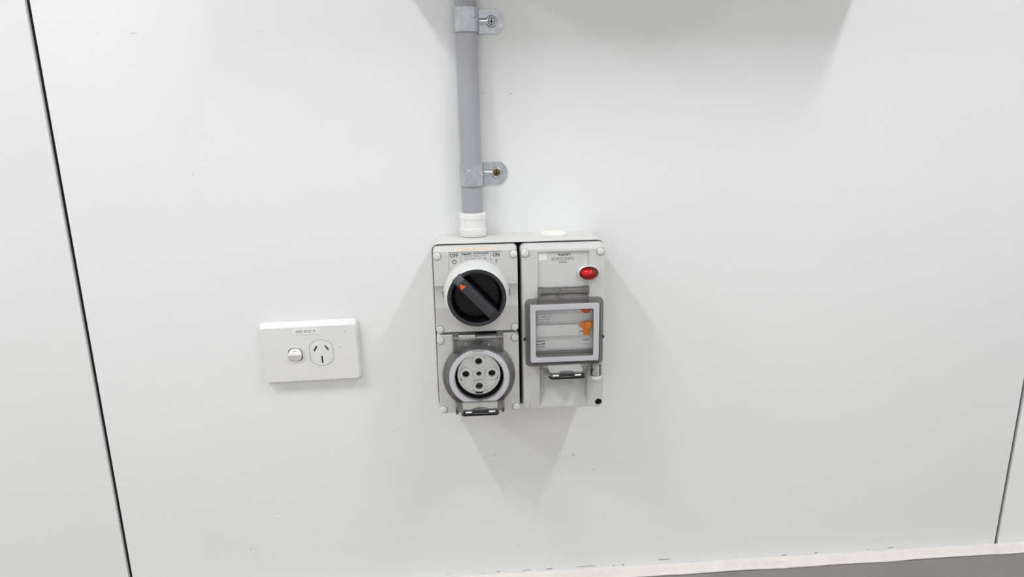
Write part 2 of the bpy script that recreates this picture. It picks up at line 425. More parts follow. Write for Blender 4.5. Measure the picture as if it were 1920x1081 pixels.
# ------------------------------------------------------------------ rotary isolator switch (upper left module)
sw = thing('isolator_switch', 'square grey isolator module with round black rotary handle, upper left on the mounting box', 'switch', P(42, -42, 60))
b = bm_new(); loft(b, [(rrect(-4.8, 88.7, -88.3, 8.6, 4.5), 60), (rrect(-4.8, 88.7, -88.3, 8.6, 4.5), 65), (rrect(-4.6, 88.5, -88.1, 7.6, 4.5), 68.5), (rrect(-4.4, 88.3, -87.9, 4.9, 4.5), 77.4), (rrect(-3.8, 87.7, -87.3, 4.2, 4.2), 78)])
c = bm_new(); xprism(c, [(99.5 + 25 * math.cos(2 * math.pi * i / 64), -46.2 + 25 * math.sin(2 * math.pi * i / 64)) for i in range(64)], -20, 100)
b = cut(b, c, *[capcut(x, z) for x, z in ((0, 0), (84, 0), (0, -84), (84, -84))])
obj('cover', b, M['cover'], sw, smooth=25)
caps(sw, ((0, 0), (84, 0), (0, -84), (84, -84)))
b = bm_new(); lathe(b, [(37.2, 72), (37.0, 79), (36.7, 84), (35.8, 89.5), (34.4, 96), (33.2, 101.5), (32.6, 103.6), (31.9, 104.2), (31.5, 103.6), (31.4, 96), (31.4, 80)], 42, -42.3, 72)
col = obj('collar', b, M['collar'], sw, smooth=60, label='glossy white collar round the black dial')
for x in (42 - 36.3, 42 + 36.3):
    b = bm_new(); box(b, x - 0.6, x + 0.6, -45, -38.5, 83, 86.5, 0.4); obj('slot', b, M['black'], col)
b = bm_new(); lathe(b, [(31.1, 86), (31.1, 104.6), (30.5, 105.6), (28.2, 105.8), (27.5, 105.3), (27.3, 103), (27.0, 88.5), (0, 88.5)], 42, -42.2, 72)
dial = obj('dial', b, M['dial'], sw, smooth=50)
b = bm_new(); lathe(b, [(27.28, 103.6), (26.6, 96), (25.6, 91), (24, 89.4), (0, 89.2)], 42, -42.2, 64); obj('dial_well', b, M['blackgloss'], dial, label='glossy black recess behind the handle')
# handle: a bar with a sloped nose
u = Vector((-0.675, 0.738)); v = Vector((0.738, 0.675)); hc = Vector((41.0, -40.6))
def H(a, s, d): q = hc + u * a + v * s; return P(q.x, q.y, d)
b = bm_new()
def hrow(a, s, d): return [b.verts.new(H(a, -s, d)), b.verts.new(H(a, s, d))]
R = [hrow(30.6, 5.6, 86), hrow(30.6, 5.6, 105.2), hrow(23.6, 5.4, 110.8), hrow(-23.5, 5.5, 110.2), hrow(-30.0, 5.8, 105.4), hrow(-30.0, 5.8, 88)]
base = [hrow(30.6, 5.7, 86), hrow(-30.0, 8.5, 88)]
for A, B in zip(R, R[1:]): b.faces.new((A[0], A[1], B[1], B[0]))
b.faces.new([r[0] for r in R]); b.faces.new([r[1] for r in reversed(R)])
b.faces.new((R[0][0], R[-1][0], R[-1][1], R[0][1]))
for w_ in base:
    for q in w_: b.verts.remove(q)
bmesh.ops.bevel(b, geom=[e for e in b.edges], offset=0.0005, segments=2, affect='EDGES', profile=0.5)
hd = obj('handle', b, M['handle'], sw, smooth=30, label='charcoal bar handle turned to OFF')
b = bm_new()   # sloped fillet on the lit side of the bar, as moulded
A = [b.verts.new(H(a, s, d)) for a, s, d in ((22, 5.2, 104), (-24, 5.4, 104), (-22, 9.0, 89.6), (20, 9.0, 89.6))]
A2 = [b.verts.new(H(a, s, d)) for a, s, d in ((24, 4.5, 89), (-24, 4.5, 89))]
b.faces.new(A); b.faces.new((A[0], A[3], A2[0])); b.faces.new((A[1], A2[1], A[2])); b.faces.new((A2[0], A[3], A[2], A2[1])); b.faces.new((A[0], A2[0], A2[1], A[1]))
obj('handle_web', b, M['blackgloss'], hd, smooth=0)
b = bm_new(); tri = [(24.0, -24.4), (25.6, -31.4), (31.0, -27.0)]
loft(b, [(tri, 110.2), (tri, 111.6)]); bmesh.ops.bevel(b, geom=b.edges[:], offset=0.0003, segments=2, affect='EDGES')
obj('pointer', b, M['redorange'], hd, label='raised orange triangle')
for x, z in ((41.5, -66.3), (53.5, -65.2)):
    b = bm_new(); box(b, x - 0.8, x + 0.8, z - 1.8, z + 1.8, 89, 93, 0.5); obj('rib', b, M['blackgloss'], dial)
# printing on the cover
D = 78.12
b = bm_new()
def line(b, x0, z0, x1, z1, t, d):
    G_, n0 = begin(b)
    dx, dz = x1 - x0, z1 - z0; L = math.hypot(dx, dz); nx, nz = -dz / L * t / 2, dx / L * t / 2
    poly(b, [(x0 - nx, z0 - nz), (x1 - nx, z1 - nz), (x1 + nx, z1 + nz), (x0 + nx, z0 + nz)], d)
    end(b, G_, n0)
for x0, x1 in ((12.7, 24.6), (26.0, 57.7), (58.9, 70.8)):
    line(b, x0, 3.6, x1, 3.6, 0.45, D)
obj('print_line', b, M['ink'], sw, smooth=0, fix=False)
b = bm_new()
line(b, 12.75, 3.4, 12.75, -18.6, 0.3, D); line(b, 26.2, 3.4, 26.2, -9.7, 0.35, D); line(b, 59.0, 3.4, 59.0, -9.6, 0.3, D)
obj('groove_line', b, M['greyink'], sw, smooth=0, fix=False)
b = bm_new(); text_bm(b, 'OFF', 14.2, 23.6, -2.2, 2.3, D, 0.012); text_bm(b, 'ON', 61.4, 68.6, -2.5, 2.2, D, 0.02); text_bm(b, 'I', 64.6, 65.3, -9.4, -4.9, D)
G_, n0 = begin(b); n = 28; A1 = [b.verts.new(P(*p, D)) for p in circ(18.9, -6.9, 2.45, n)]; A2 = [b.verts.new(P(*p, D)) for p in circ(18.9, -6.9, 1.75, n)]
for i in range(n): b.faces.new((A1[i], A1[(i + 1) % n], A2[(i + 1) % n], A2[i]))
end(b, G_, n0)
obj('lettering', b, M['ink'], sw, smooth=0, label='printed words OFF and ON with their signs', fix=False)
b = bm_new(); logo(b, 27.6, 37.6, 0.2, 2.4, D)
text_bm(b, 'ISOSW332PG', 39.8, 56.4, 0.7, 2.6, D, 0.02)
obj('lettering', b, M['ink'], sw, smooth=0, fix=False)
b = bm_new()
text_bm(b, '32A', 30.0, 33.8, -2.0, -0.5, D); text_bm(b, '3P', 35.8, 38.2, -1.9, -0.4, D); text_bm(b, '500Vac', 40.0, 47.2, -1.9, -0.3, D); text_bm(b, '50Hz', 49.0, 54.0, -1.8, -0.1, D)
text_bm(b, 'M180', 30.0, 35.4, -4.9, -3.5, D); text_bm(b, 'IP66', 37.4, 41.8, -4.8, -3.3, D)
line(b, 43.6, -4.0, 46.0, -4.0, 0.3, D); line(b, 46.0, -4.0, 47.8, -3.1, 0.3, D); line(b, 48.0, -4.0, 49.2, -4.0, 0.3, D)
poly(b, [(51.2, -4.7), (54.0, -4.7), (52.6, -2.9)], D)
obj('lettering', b, M['greyink'], sw, smooth=0, fix=False)
# peach sticker on the sloping top edge
def bev(x, z, lift=0.15):
    t = (7.6 - z) / (7.6 - 4.9); d = 68.5 + t * 8.9
    return P(x, z + 0.955 * lift, d + 0.29 * lift)
b = bm_new(); b.faces.new([b.verts.new(bev(x, z)) for x, z in ((19.6, 5.05), (63.8, 5.05), (63.8, 6.5), (19.6, 6.5))])
st = obj('sticker', b, M['peach'], sw, smooth=0, label='narrow peach sticker along the top edge', fix=False)
b = bm_new(); f_ = lambda x, z: bev(x, z, 0.22)
for s_, x0, x1 in (('CLR8', 29.5, 36.5), ('2020', 39.0, 44.5), ('24-24', 46.5, 52.0), ('24', 53.5, 57.0)):
    text_bm(b, s_, x0, x1, 5.55, 6.1, 0, f=f_)
b.faces.new([b.verts.new(bev(x, z, 0.22)) for x, z in ((22.0, 5.5), (23.6, 5.5), (22.8, 6.1))])
obj('lettering', b, M['tanink'], st, smooth=0, fix=False)

# ------------------------------------------------------------------ round socket (lower left module)
so = thing('industrial_socket', 'round five-pin grey socket module under a clear hinged flap, lower left on the mounting box', 'socket', P(42, -139, 60))
b = bm_new(); loft(b, [(rrect(-4.8, 88.9, -186.2, -89.9, 4.5), 60), (rrect(-4.8, 88.9, -186.2, -89.9, 4.5), 66), (rrect(-4.4, 88.5, -185.9, -91.0, 4.5), 77.2), (rrect(-3.8, 87.9, -185.3, -91.6, 4.2), 78)])
c = bm_new(); loft(c, [(circ(42, -139, 30.2, 64), 50), (circ(42, -139, 30.2, 64), 90)])
c2 = bm_new(); box(c2, 13.5, 70.7, -113, -86, 71.5, 90)
b = cut(b, c, c2, *[capcut(x, z) for x, z in ((0, -96.9), (84, -96.9), (0, -180.9), (84, -180.9))])
obj('cover', b, M['cover'], so, smooth=25)
caps(so, ((0, -96.9), (84, -96.9), (0, -180.9), (84, -180.9)))
b = bm_new(); lathe(b, [(30.1, 61), (30.1, 79), (29.0, 80), (28.6, 79), (28.2, 62), (26, 60.5), (0, 60.5)], 42, -139, 64)
obj('socket_barrel', b, M['dial'], so, label='dark well round the pin holes')
holes = ((42.1, -123.4, 4.1, 7.3), (27.0, -138.4, 4.1, 7.3), (56.9, -138.4, 4.1, 7.3), (41.9, -153.4, 4.2, 7.3), (41.9, -138.4, 3.0, 5.6))
b = bm_new(); lathe(b, [(0, 58.5), (24.6, 58.5), (24.6, 79.0), (24.2, 79.5), (22.6, 79.5), (22.3, 79.1), (22.1, 75.2), (0, 75.0)], 42, -139, 64)
cs = []
for x, z, r, ro in holes:
    c = bm_new(); loft(c, [(circ(x, z, r, 28), 62), (circ(x, z, r, 28), 95)]); cs.append(c)
c = bm_new(); box(c, 37.6, 45.7, -162.4, -159.9, 66, 95); cs.append(c)
cs2 = []
for x, z, r, ro in holes:
    c = bm_new(); loft(c, [(circ(x, z, r + 0.05, 28), 62), (circ(x, z, r + 0.05, 28), 95)]); cs2.append(c)
b = cut(b, *cs)
for x, z, r, ro in holes:
    lathe(b, [(ro, 74.8), (ro, 79.0), (ro - 0.4, 79.4), (r + 0.5, 79.4), (r, 79.0), (r, 74.8)], x, z, 32)
for (xa, xb, za, zb, dt), k in (((35.2, 48.6, -158.6, -147.2, 77.6), 3), ((36.4, 47.8, -146.0, -131.5, 77.0), 4), ((35.6, 48.6, -124, -116.6, 77.8), 0)):
    q = bm_new(); box(q, xa, xb, za, zb, 74.8, dt, 0.5); q = cut(q, cs2[k])
    me_ = bpy.data.meshes.new('t'); q.to_mesh(me_); q.free(); b.from_mesh(me_); bpy.data.meshes.remove(me_)
for dx in (-24.0, 15.0):   # the two short ledges below the side pins
    box(b, 42 + dx, 42 + dx + 9, -147.0, -145.6, 74.8, 78.6, 0.4)
ins = obj('socket_insert', b, M['insert'], so, smooth=35, label='white round face with five pin holes')
for i, (x, z, r, ro) in enumerate(holes):
    b = bm_new(); lathe(b, [(r - 0.1, 62.2), (r - 0.1, 74.6), (r - 0.8, 75.4), (r - 1.3, 73), (0, 72.6)], x, z, 20)
    obj('pin_contact_shade', b, M['brass'] if i > 2 else M['black'], ins)  # set dark and near the front to paint the shade in the holes
b = bm_new(); box(b, 37.7, 45.6, -162.3, -160.0, 75.5, 79.6); obj('key_slot', b, M['black'], ins)
# clear flap: flange, window, seal, hinge, latch
fl = obj('flap', lathe(bm_new(), [(34.4, 78.4), (40.6, 78.2), (41.2, 78.8), (41.2, 80.6), (40.7, 81.2), (38.9, 81.4), (37.6, 82.6), (36.4, 88.5), (35.4, 90.4), (34.4, 90.6)], 42, -139.2, 80, closed=True), M['darksmoke'], so, smooth=40, label='clear smoky hinged flap over the pins')
b = bm_new(); lathe(b, [(34.5, 89.2), (34.5, 90.6), (0, 90.8)], 42, -139.2, 64); obj('flap_window', b, M['clear'], fl, smooth=40)
b = bm_new(); lathe(b, [(40.4, 80.9), (40.9, 81.5), (41.35, 81.0), (41.3, 80.4), (40.6, 80.4)], 42, -139.2, 80, closed=True); obj('flap_edge', b, M['loop'], fl, smooth=60)
b = bm_new(); n = 72; frame(b, circ(42.2, -139.1, 34.2, n), circ(42.2, -139.1, 28.5, n), 84.5, 88.9); obj('seal_ring', b, M['gasket'], fl, smooth=40, label='flat white sealing ring')
b = bm_new(); frame(b, circ(42.2, -139.1, 28.4, n), circ(42.2, -139.1, 27.5, n), 82, 87.4); obj('seal_lip', b, M['spring'], fl, smooth=40, label='thin grey inner lip of the ring')
b = bm_new(); box(b, 14.0, 70.2, -112.5, -91.0, 77.6, 80.2, 0.6)
xtube(b, 14.0, 20.0, -93.6, 81.5, 3.2); xtube(b, 63.5, 70.2, -93.6, 81.5, 3.2)
box(b, 14.0, 16.0, -111, -94, 80, 83.4, 0.4); box(b, 68.2, 70.2, -111, -94, 80, 83.4, 0.4)
hg = obj('hinge_tab', b, M['smoke'], fl, smooth=40, label='clear tab with hinge pin and spring')
b = bm_new(); box(b, 14.2, 70.0, -112.6, -90.4, 71.6, 72.4); obj('hinge_recess', b, M['dirtycap'], fl, smooth=0)
b = bm_new(); tube(b, [(14.5, -93.6, 82.4), (70, -93.6, 82.4)], 0.8, 10); box(b, 19.8, 39.4, -95.6, -90.0, 76, 83.2, 0.8); obj('hinge_pin', b, M['spring'], fl, smooth=40)
b = bm_new(); turns = 15
tube(b, [(41.5 + 21.5 * k / (turns * 12), -93.6 + 2.3 * math.sin(2 * math.pi * k / 12), 81.6 + 2.3 * math.cos(2 * math.pi * k / 12)) for k in range(turns * 12 + 1)], 0.42, 6)
obj('spring', b, M['spring'], fl, smooth=60)
b = bm_new(); box(b, 39.6, 63.5, -95.8, -90.2, 72.5, 78.5); obj('spring_well', b, M['black'], fl, smooth=0)
b = bm_new(); logo(b, 37.2, 47.0, -100.6, -98.3, 82.2)
obj('lettering', b, M['ink'], fl, smooth=0, fix=False)
b = bm_new()
def arc(x, z):
    a = math.radians(90) - (x - 42.0) / 37.0
    return P(42 + (37.0 + z * 0.15) * math.cos(a), -139.2 + (37.0 + z * 0.15) * math.sin(a), 87.8 - z)
text_bm(b, '32A 500Vac 50Hz IP66', 30.0, 54.0, 0.0, 2.6, 0, f=arc); text_bm(b, 'ISOSO532PG', 35.5, 49.0, -107.3, -105.2, 91.0, 0.02)
obj('lettering', b, M['greyink'], fl, smooth=0, fix=False)

def latch(parent, xl, xr, fl_, fr_, zb, zf, zlow, zblk, label, db=84.0, df=107.5):
    """lift tab of a flap: a clear trapezoid shelf, pale insert with thumb hollow, black lip under it"""
    pts0 = [(xl, db), (xr, db), (xr, db + 4), (fr_ + 2.5, df - 6), (fr_, df - 1), (fr_ - 1, df), (fl_ + 1, df), (fl_, df - 1), (fl_ - 2.5, df - 6), (xl, db + 4)]
    zt = lambda d: zb + (zf - zb) * (d - db) / (df - db)
    b = bm_new()
    A = [b.verts.new(P(x, zt(d), d)) for x, d in pts0]; B = [b.verts.new(P(x, zlow + (3.0 if d < db + 5 else 0), d)) for x, d in pts0]
    n = len(pts0)
    for i in range(n): b.faces.new((A[i], A[(i + 1) % n], B[(i + 1) % n], B[i]))
    b.faces.new(A); b.faces.new(list(reversed(B)))
    l = obj('latch', b, M['smoke'], parent, smooth=30, label=label)
    b = bm_new(); mid = (xl + xr) / 2; hw = (fr_ - fl_) / 2
    ip = [(mid - hw * 1.02, db + 2), (mid + hw * 1.02, db + 2), (mid + hw * 0.98, df - 4), (mid + hw * 0.55, df - 2.6)]
    for k in range(9):
        a = math.pi * k / 8; ip.append((mid + hw * 0.5 * math.cos(a), df - 2.6 - 5.0 * math.sin(a)))
    ip += [(mid - hw * 0.55, df - 2.6), (mid - hw * 0.98, df - 4)]
    A = [b.verts.new(P(x, zt(d) - 0.9, d)) for x, d in ip]; B = [b.verts.new(P(x, zt(d) - 1.6, d)) for x, d in ip]
    n = len(ip)
    for i in range(n): b.faces.new((A[i], A[(i + 1) % n], B[(i + 1) % n], B[i]))
    b.faces.new(A); b.faces.new(list(reversed(B)))
    obj('latch_insert', b, M['greysticker'], l, smooth=0, label='pale plate with a round thumb hollow')
    for s in (-1, 1):
        xa = mid + s * hw * 0.66
        b = bm_new(); box(b, xa - 3.6, xa + 3.6, zf - 3.7, zf - 1.7, df - 0.6, df + 0.35, 0.3); obj('latch_highlight', b, M['white'], l, label='white block painting a highlight on the front edge')  # white blocks stand in for the two highlights on the tab
    b = bm_new(); box(b, fl_ + 0.6, fr_ - 0.6, zlow + 0.4, zf - 0.9, df - 0.5, df + 0.12, 0.1); obj('latch_front', b, M['dial'], l, smooth=0, label='dark front edge of the tab')
    b = bm_new(); o0 = [(fl_ - 2, db - 3), (fr_ + 2, db - 3), (fr_ + 1.5, df - 7), (fr_ - 1.0, df - 3.0), (fl_ + 1.0, df - 3.0), (fl_ - 1.5, df - 7)]
    zprism(b, o0, zblk, zlow - 0.05); obj('latch_lip', b, M['black'], l, smooth=0, label='black lip under the tab')
    b = bm_new(); tube(b, [(xl, zt(db + 4) + 0.2, db + 4), (fl_ - 2.5, zt(df - 6) + 0.2, df - 6), (fl_, zt(df) + 0.2, df - 0.6), (fr_, zt(df) + 0.2, df - 0.6), (fr_ + 2.5, zt(df - 6) + 0.2, df - 6), (xr, zt(db + 4) + 0.2, db + 4)], 0.55, 8)
    obj('latch_rim', b, M['loop'], l, smooth=60)
    return l
latch(fl, 14.0, 70.0, 22.2, 61.8, -167.0, -169.7, -174.6, -178.6, 'clear lift tab at the bottom of the flap')
for xa, za in ((14.0, -184.5), (66.6, -184.0)):
    b = bm_new(); box(b, xa, xa + 3.4, za, -165, 77.4, 86, 0.8); xtube(b, xa, xa + 3.4, za + 2.5, 85.5, 2.0); obj('latch_arm', b, M['darksmoke'], fl, smooth=30)

# ------------------------------------------------------------------ breaker enclosure (right module)
en = thing('breaker_enclosure', 'tall grey module with red lamp and clear window flap, right half of the mounting box', 'enclosure', P(140, -90, 60))
b = bm_new(); loft(b, [(rrect(91.9, 187.0, -184.4, 8.6, 6), 58), (rrect(91.9, 187.0, -184.4, 8.6, 6), 62.4), (rrect(91.9, 187.6, -186.3, 8.6, 6), 62.6), (rrect(91.9, 187.6, -186.3, 8.6, 6), 65.5), (rrect(92.2, 187.3, -186.1, 7.4, 6), 70), (rrect(92.7, 186.9, -185.7, 5.4, 6), 75.5), (rrect(93.4, 186.2, -185.2, 4.2, 6), 77.6), (rrect(94.4, 185.2, -184.6, 3.2, 5.6), 78)])
c1 = bm_new(); box(c1, 110.6, 168.0, -39.6, 1.2, 76.0, 90)
c2 = bm_new(); loft(c2, [(rrect(104.5, 175.5, -121.5, -61.0, 3), 50), (rrect(104.5, 175.5, -121.5, -61.0, 3), 90)])
c3 = bm_new(); box(c3, 110.6, 168.0, -57, -37.5, 72.5, 90)
c4 = bm_new(); xprism(c4, [(95, -118), (62.5, -124), (62.5, -130)] + [(62.5 + 15.0 * (k / 8) ** 1.5, -130 - 52.4 * k / 8) for k in range(1, 9)] + [(95, -182.6)], 112.0, 167.6)
c5 = bm_new(); loft(c5, [(circ(181, -179.9, 4.0, 24), 66), (circ(181, -179.9, 4.0, 24), 95)])
c6 = bm_new(); loft(c6, [(circ(96.9, -180.4, 4.3, 24), 77.2), (circ(96.9, -180.4, 4.3, 24), 95)])
b = cut(b, c1, c3, c2, c4, c5, c6, capcut(96.9, 0), capcut(180.9, -0.2))
obj('cover', b, M['glosscover'], en, smooth=28)
caps(en, ((96.9, 0), (180.9, -0.2)))
b = bm_new(); lathe(b, [(3.9, 76), (3.9, 77.7), (3.5, 78.0), (0, 78.1)], 96.9, -180.4, 24); obj('screw_cap', b, M['dirtycap'], en, label='grey sunken screw cap in the lower left corner')
b = bm_new(); lathe(b, [(3.95, 66.2), (3.95, 75.5), (3.2, 76.0), (2.6, 73), (0, 72)], 181, -179.9, 24); obj('screw_hole', b, M['black'], en, label='dark open screw hole, its cap missing')
b = bm_new(); box(b, 110.4, 168.2, -40, 1.4, 75.0, 75.95); obj('label_plate', b, M['glosscover'], en, smooth=0)
b = bm_new(); loft(b, [(rrect(122.2, 155.0, -14.6, 0.5, 0.6), 75.9), (rrect(122.2, 155.0, -14.6, 0.5, 0.6), 76.15)]); st = obj('sticker', b, M['greysticker'], en, smooth=0, label='pale printed type label in the sunken panel')
b = bm_new(); logo(b, 134.2, 147.2, -4.6, -1.6, 76.3); text_bm(b, 'ISORCDNPG', 126.2, 151.2, -9.2, -5.7, 76.3); text_bm(b, 'IP66', 134.8, 143.6, -12.6, -10.2, 76.3)
obj('lettering', b, M['greyink'], st, smooth=0, fix=False)
b = bm_new(); loft(b, [(rrect(111.6, 121.4, -8.6, 0.4, 0.6), 75.9), (rrect(111.6, 121.4, -8.6, 0.4, 0.6), 76.1)]); obj('sticker', b, M['sticker'], en, smooth=0, label='small white patch painting a lamp reflection in the panel corner')  # white patch added to stand for a gloss reflection of a lamp
b = bm_new(); lathe(b, [(1.0, 74), (1.0, 80.0), (0.97, 80.9), (0.91, 81.1), (0.87, 80.4), (0.86, 78)], 167.7, -24.2, 56, sx=12.2, sz=8.6); lz = obj('lamp_bezel', b, M['collar'], en, smooth=50, label='white oval surround of the red lamp')
b = bm_new(); lathe(b, [(1.0, 78.5), (1.0, 80.4), (0.95, 82.2), (0.86, 83.8), (0.70, 85.4), (0.5, 86.5), (0.25, 87.1), (0, 87.3)], 167.7, -24.2, 56, sx=10.5, sz=6.9); lens = obj('lamp_lens', b, M['red'], en, smooth=80, label='glossy red oval indicator lens')
b = bm_new(); lathe(b, [(1.0, 78.6), (0, 78.7)], 167.7, -24.2, 40, sx=10.4, sz=6.8); obj('lamp_well', b, M['reddark'], lens, smooth=0)
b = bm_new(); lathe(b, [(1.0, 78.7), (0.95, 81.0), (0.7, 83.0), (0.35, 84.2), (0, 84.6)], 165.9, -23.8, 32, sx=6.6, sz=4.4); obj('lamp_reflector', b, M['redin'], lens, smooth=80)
# hinge
b = bm_new()
box(b, 110.9, 167.7, -57.5, -49.0, 78.2, 81.0, 0.5)
xtube(b, 110.9, 116, -43.2, 79.5, 4.6); xtube(b, 116.2, 134.4, -43.6, 78.3, 4.2); xtube(b, 136.2, 161.0, -43.6, 78.3, 4.2); xtube(b, 161.2, 167.7, -43.2, 79.5, 4.6)
box(b, 134.5, 136.1, -57, -39.5, 74, 83.0, 0.5); box(b, 111, 113, -57, -41, 78, 83, 0.5); box(b, 165.4, 167.6, -57, -41, 78, 83, 0.5)
obj('window_hinge', b, M['smoke'], en, smooth=40, label='clear barrel hinge above the window')
b = bm_new(); box(b, 110.9, 167.8, -57, -38, 72.4, 73.0); obj('hinge_recess', b, M['dirtycap'], en, smooth=0)
for xa, xb, z, d in ((112, 134.2, -42.6, 82.6), (136.4, 160.8, -42.6, 82.6), (112, 166.6, -56.2, 81.6), (161.4, 167.4, -42.2, 84.0)):
    b = bm_new(); tube(b, [(xa, z, d), (xb, z, d)], 0.5, 8); obj('hinge_highlight', b, M['loop'], en, smooth=60)  # pale rods added as the highlight lines along the hinge
# window flap
b = bm_new(); NN = 6
o1 = rrect(95.7, 184.5, -131.2, -51.8, 6, NN); o2 = rrect(97.4, 182.9, -129.5, -53.4, 5.5, NN); i2 = rrect(100.6, 179.6, -126.0, -56.4, 3.5, NN)
n = len(o1)
lay = [(o1, 78.1), (o1, 80.2), (o2, 81.4), (rrect(98.6, 181.8, -128.4, -54.5, 5, NN), 86.4), (rrect(99.6, 180.8, -127.4, -55.4, 4.5, NN), 87.8), (i2, 88.0), (i2, 79.0), (o1, 78.1)]
rows = [[b.verts.new(P(*p, d)) for p in pts] for pts, d in lay[:-1]]; rows.append(rows[0])
for A, B in zip(rows, rows[1:]):
    for i in range(n): b.faces.new((A[i], A[(i + 1) % n], B[(i + 1) % n], B[i]))
wf = obj('window_flap', b, M['darksmoke'], en, smooth=35, label='clear smoky hinged flap over the breaker')
b = bm_new(); frame(b, o1, rrect(96.4, 183.8, -130.5, -52.5, 5.6, NN), 79.6, 80.8); obj('flap_edge', b, M['loop'], wf, smooth=40)
b = bm_new(); loft(b, [(i2, 86.6), (i2, 88.0)]); obj('window_pane', b, M['clear'], wf, smooth=0)
b = bm_new(); frame(b, rrect(100.9, 178.9, -124.8, -56.6, 2.5, NN), rrect(107.0, 172.6, -118.8, -63.3, 2.2, NN), 82.5, 86.5); obj('seal_frame', b, M['gasket'], wf, smooth=30, label='white square sealing frame')
b = bm_new(); frame(b, rrect(106.9, 172.7, -118.9, -63.2, 2.3, NN), rrect(107.4, 172.2, -118.3, -63.8, 2, NN), 80, 86.0); obj('seal_lip', b, M['darksmoke'], wf, smooth=30)
for x in (95.5, 184.7):
    b = bm_new(); lathe(b, [(1.8, 76), (1.8, 79.9), (1.3, 80.4), (0, 80.5)], x, -99, 18); obj('stop_pin', b, M['blackgloss'], wf)
latch(wf, 110.4, 168.0, 121.8, 159.5, -127.0, -130.6, -135.2, -139.0, 'clear lift tab at the bottom of the window flap', 84, 107.5)
b = bm_new(); vlathe(b, [(4.6, -140), (6.2, -140), (6.2, -129), (4.6, -129), (4.6, -140)], 174.6, 92, 28); box(b, 166, 169.6, -135, -130.5, 86, 92, 0.6); obj('padlock_loop', b, M['loop'], wf, smooth=40, label='clear round eye for a padlock')
b = bm_new(); pts = [(168.6, 77.5), (181.4, 77.5)] + [(175.0 + 6.5 * math.cos(math.pi * k / 12), 92 + 6.5 * math.sin(math.pi * k / 12)) for k in range(13)]
zprism(b, pts, -144.6, -140.6); bmesh.ops.bevel(b, geom=b.edges[:], offset=0.0004, segments=1, affect='EDGES'); obj('padlock_lug', b, M['cap'], en, smooth=35, label='off-white lug under the clear eye')
b = bm_new(); blob(b, 175.2, -166, 1.0, 0.8, 78.08); obj('dirt_spot', b, M['dirtycap'], en, smooth=0)

# ------------------------------------------------------------------ the breaker inside
br = thing('circuit_breaker', 'grey safety breaker with an orange toggle, seen behind the clear window flap', 'circuit breaker', P(140, -93, 52))
b = bm_new()
xprism(b, [(50, -116.6), (71.0, -116.6), (71.0, -102.4), (74.5, -101.9), (74.5, -98.4), (77.6, -97.6), (78.2, -96.8), (78.2, -85.0), (77.6, -83.8), (71.4, -83.0), (71.0, -60.5), (50, -60.5)], 105.0, 175.0)
obj('body', b, M['breaker'], br, smooth=20)
b = bm_new(); box(b, 107.0, 157.0, -96.9, -83.6, 78.0, 78.8, 0.3); obj('nose_cover', b, M['breakernose'], br, smooth=25)
b = bm_new(); box(b, 157.4, 161.4, -95.6, -86.0, 78.0, 79.2, 0.3); obj('toggle_guide', b, M['white'], br, smooth=25)
b = bm_new(); box(b, 106.0, 174.4, -114.2, -102.6, 71.0, 72.2, 0.2); obj('name_plate', b, M['breakernose'], br, smooth=0)
b = bm_new(); box(b, 105.2, 174.8, -121.0, -115.0, 54.0, 67.0); obj('lower_face', b, M['beige'], br, smooth=0)
b = bm_new(); box(b, 158.4, 174.4, -86.9, -80.3, 78.2, 83.2, 1.3, 3); box(b, 162.2, 171.0, -88.0, -79.6, 78.0, 84.2, 1.2, 3); box(b, 162.4, 170.4, -96.2, -86.6, 78.0, 80.2, 0.5)
obj('toggle', b, M['orange'], br, smooth=40)
b = bm_new(); lathe(b, [(6.0, 70), (6.0, 72.6), (5.5, 73.2), (0, 73.4)], 166.4, -66.6, 32); obj('test_button', b, M['redorange'], br, label='round orange test button')
b = bm_new(); D2 = 71.5
text_bm(b, 'MOD6 RCBO 30mA', 106.4, 127.6, -72.6, -71.4, D2); text_bm(b, '32A', 107.0, 111.9, -76.6, -75.0, D2, 0.02); text_bm(b, '30mA', 115.2, 121.0, -76.3, -74.7, D2, 0.02); text_bm(b, 'Typ', 122.4, 126.0, -76.3, -74.6, D2, 0.02)
text_bm(b, '240V-50Hz-6kA', 107.0, 124.6, -79.2, -77.9, D2, 0.01); text_bm(b, '10kA class', 114.4, 124.6, -82.2, -81.0, D2)
for q in ((107.0, -80.3, 110.0, -80.3), (110.0, -80.3, 110.0, -82.5), (107.0, -82.5, 110.0, -82.5)): line(b, *q, 0.3, D2)
text_bm(b, 'TEST', 164.9, 168.1, -76.2, -75.4, D2)
obj('lettering', b, M['greyink'], br, smooth=0, fix=False)
b = bm_new(); D3 = 72.32
logo(b, 107.6, 118.8, -105.2, -103.5, D3); poly(b, [(107.6, -106.5), (113.2, -108.3), (118.8, -106.1), (118.8, -108.5), (107.6, -108.5)], D3)
text_bm(b, 'MOD6', 107.6, 118.6, -112.6, -109.4, D3); text_bm(b, 'OFF', 163.0, 169.6, -105.8, -103.6, D3, 0.015); line(b, 164.2, -109.4, 168.4, -109.4, 0.5, D3)
obj('lettering', b, M['greyink'], br, smooth=0, fix=False)
b = bm_new(); lathe(b, [(0.9, 79.1), (0.9, 79.35), (0, 79.35)], 160.3, -91.6, 14); lathe(b, [(0.9, 78.4), (0.9, 78.7), (0, 78.7)], 173.0, -91.6, 14); line(b, 157.6, -91.6, 158.9, -91.6, 0.9, 79.3)
obj('toggle_mark', b, M['ink'], br, smooth=0)

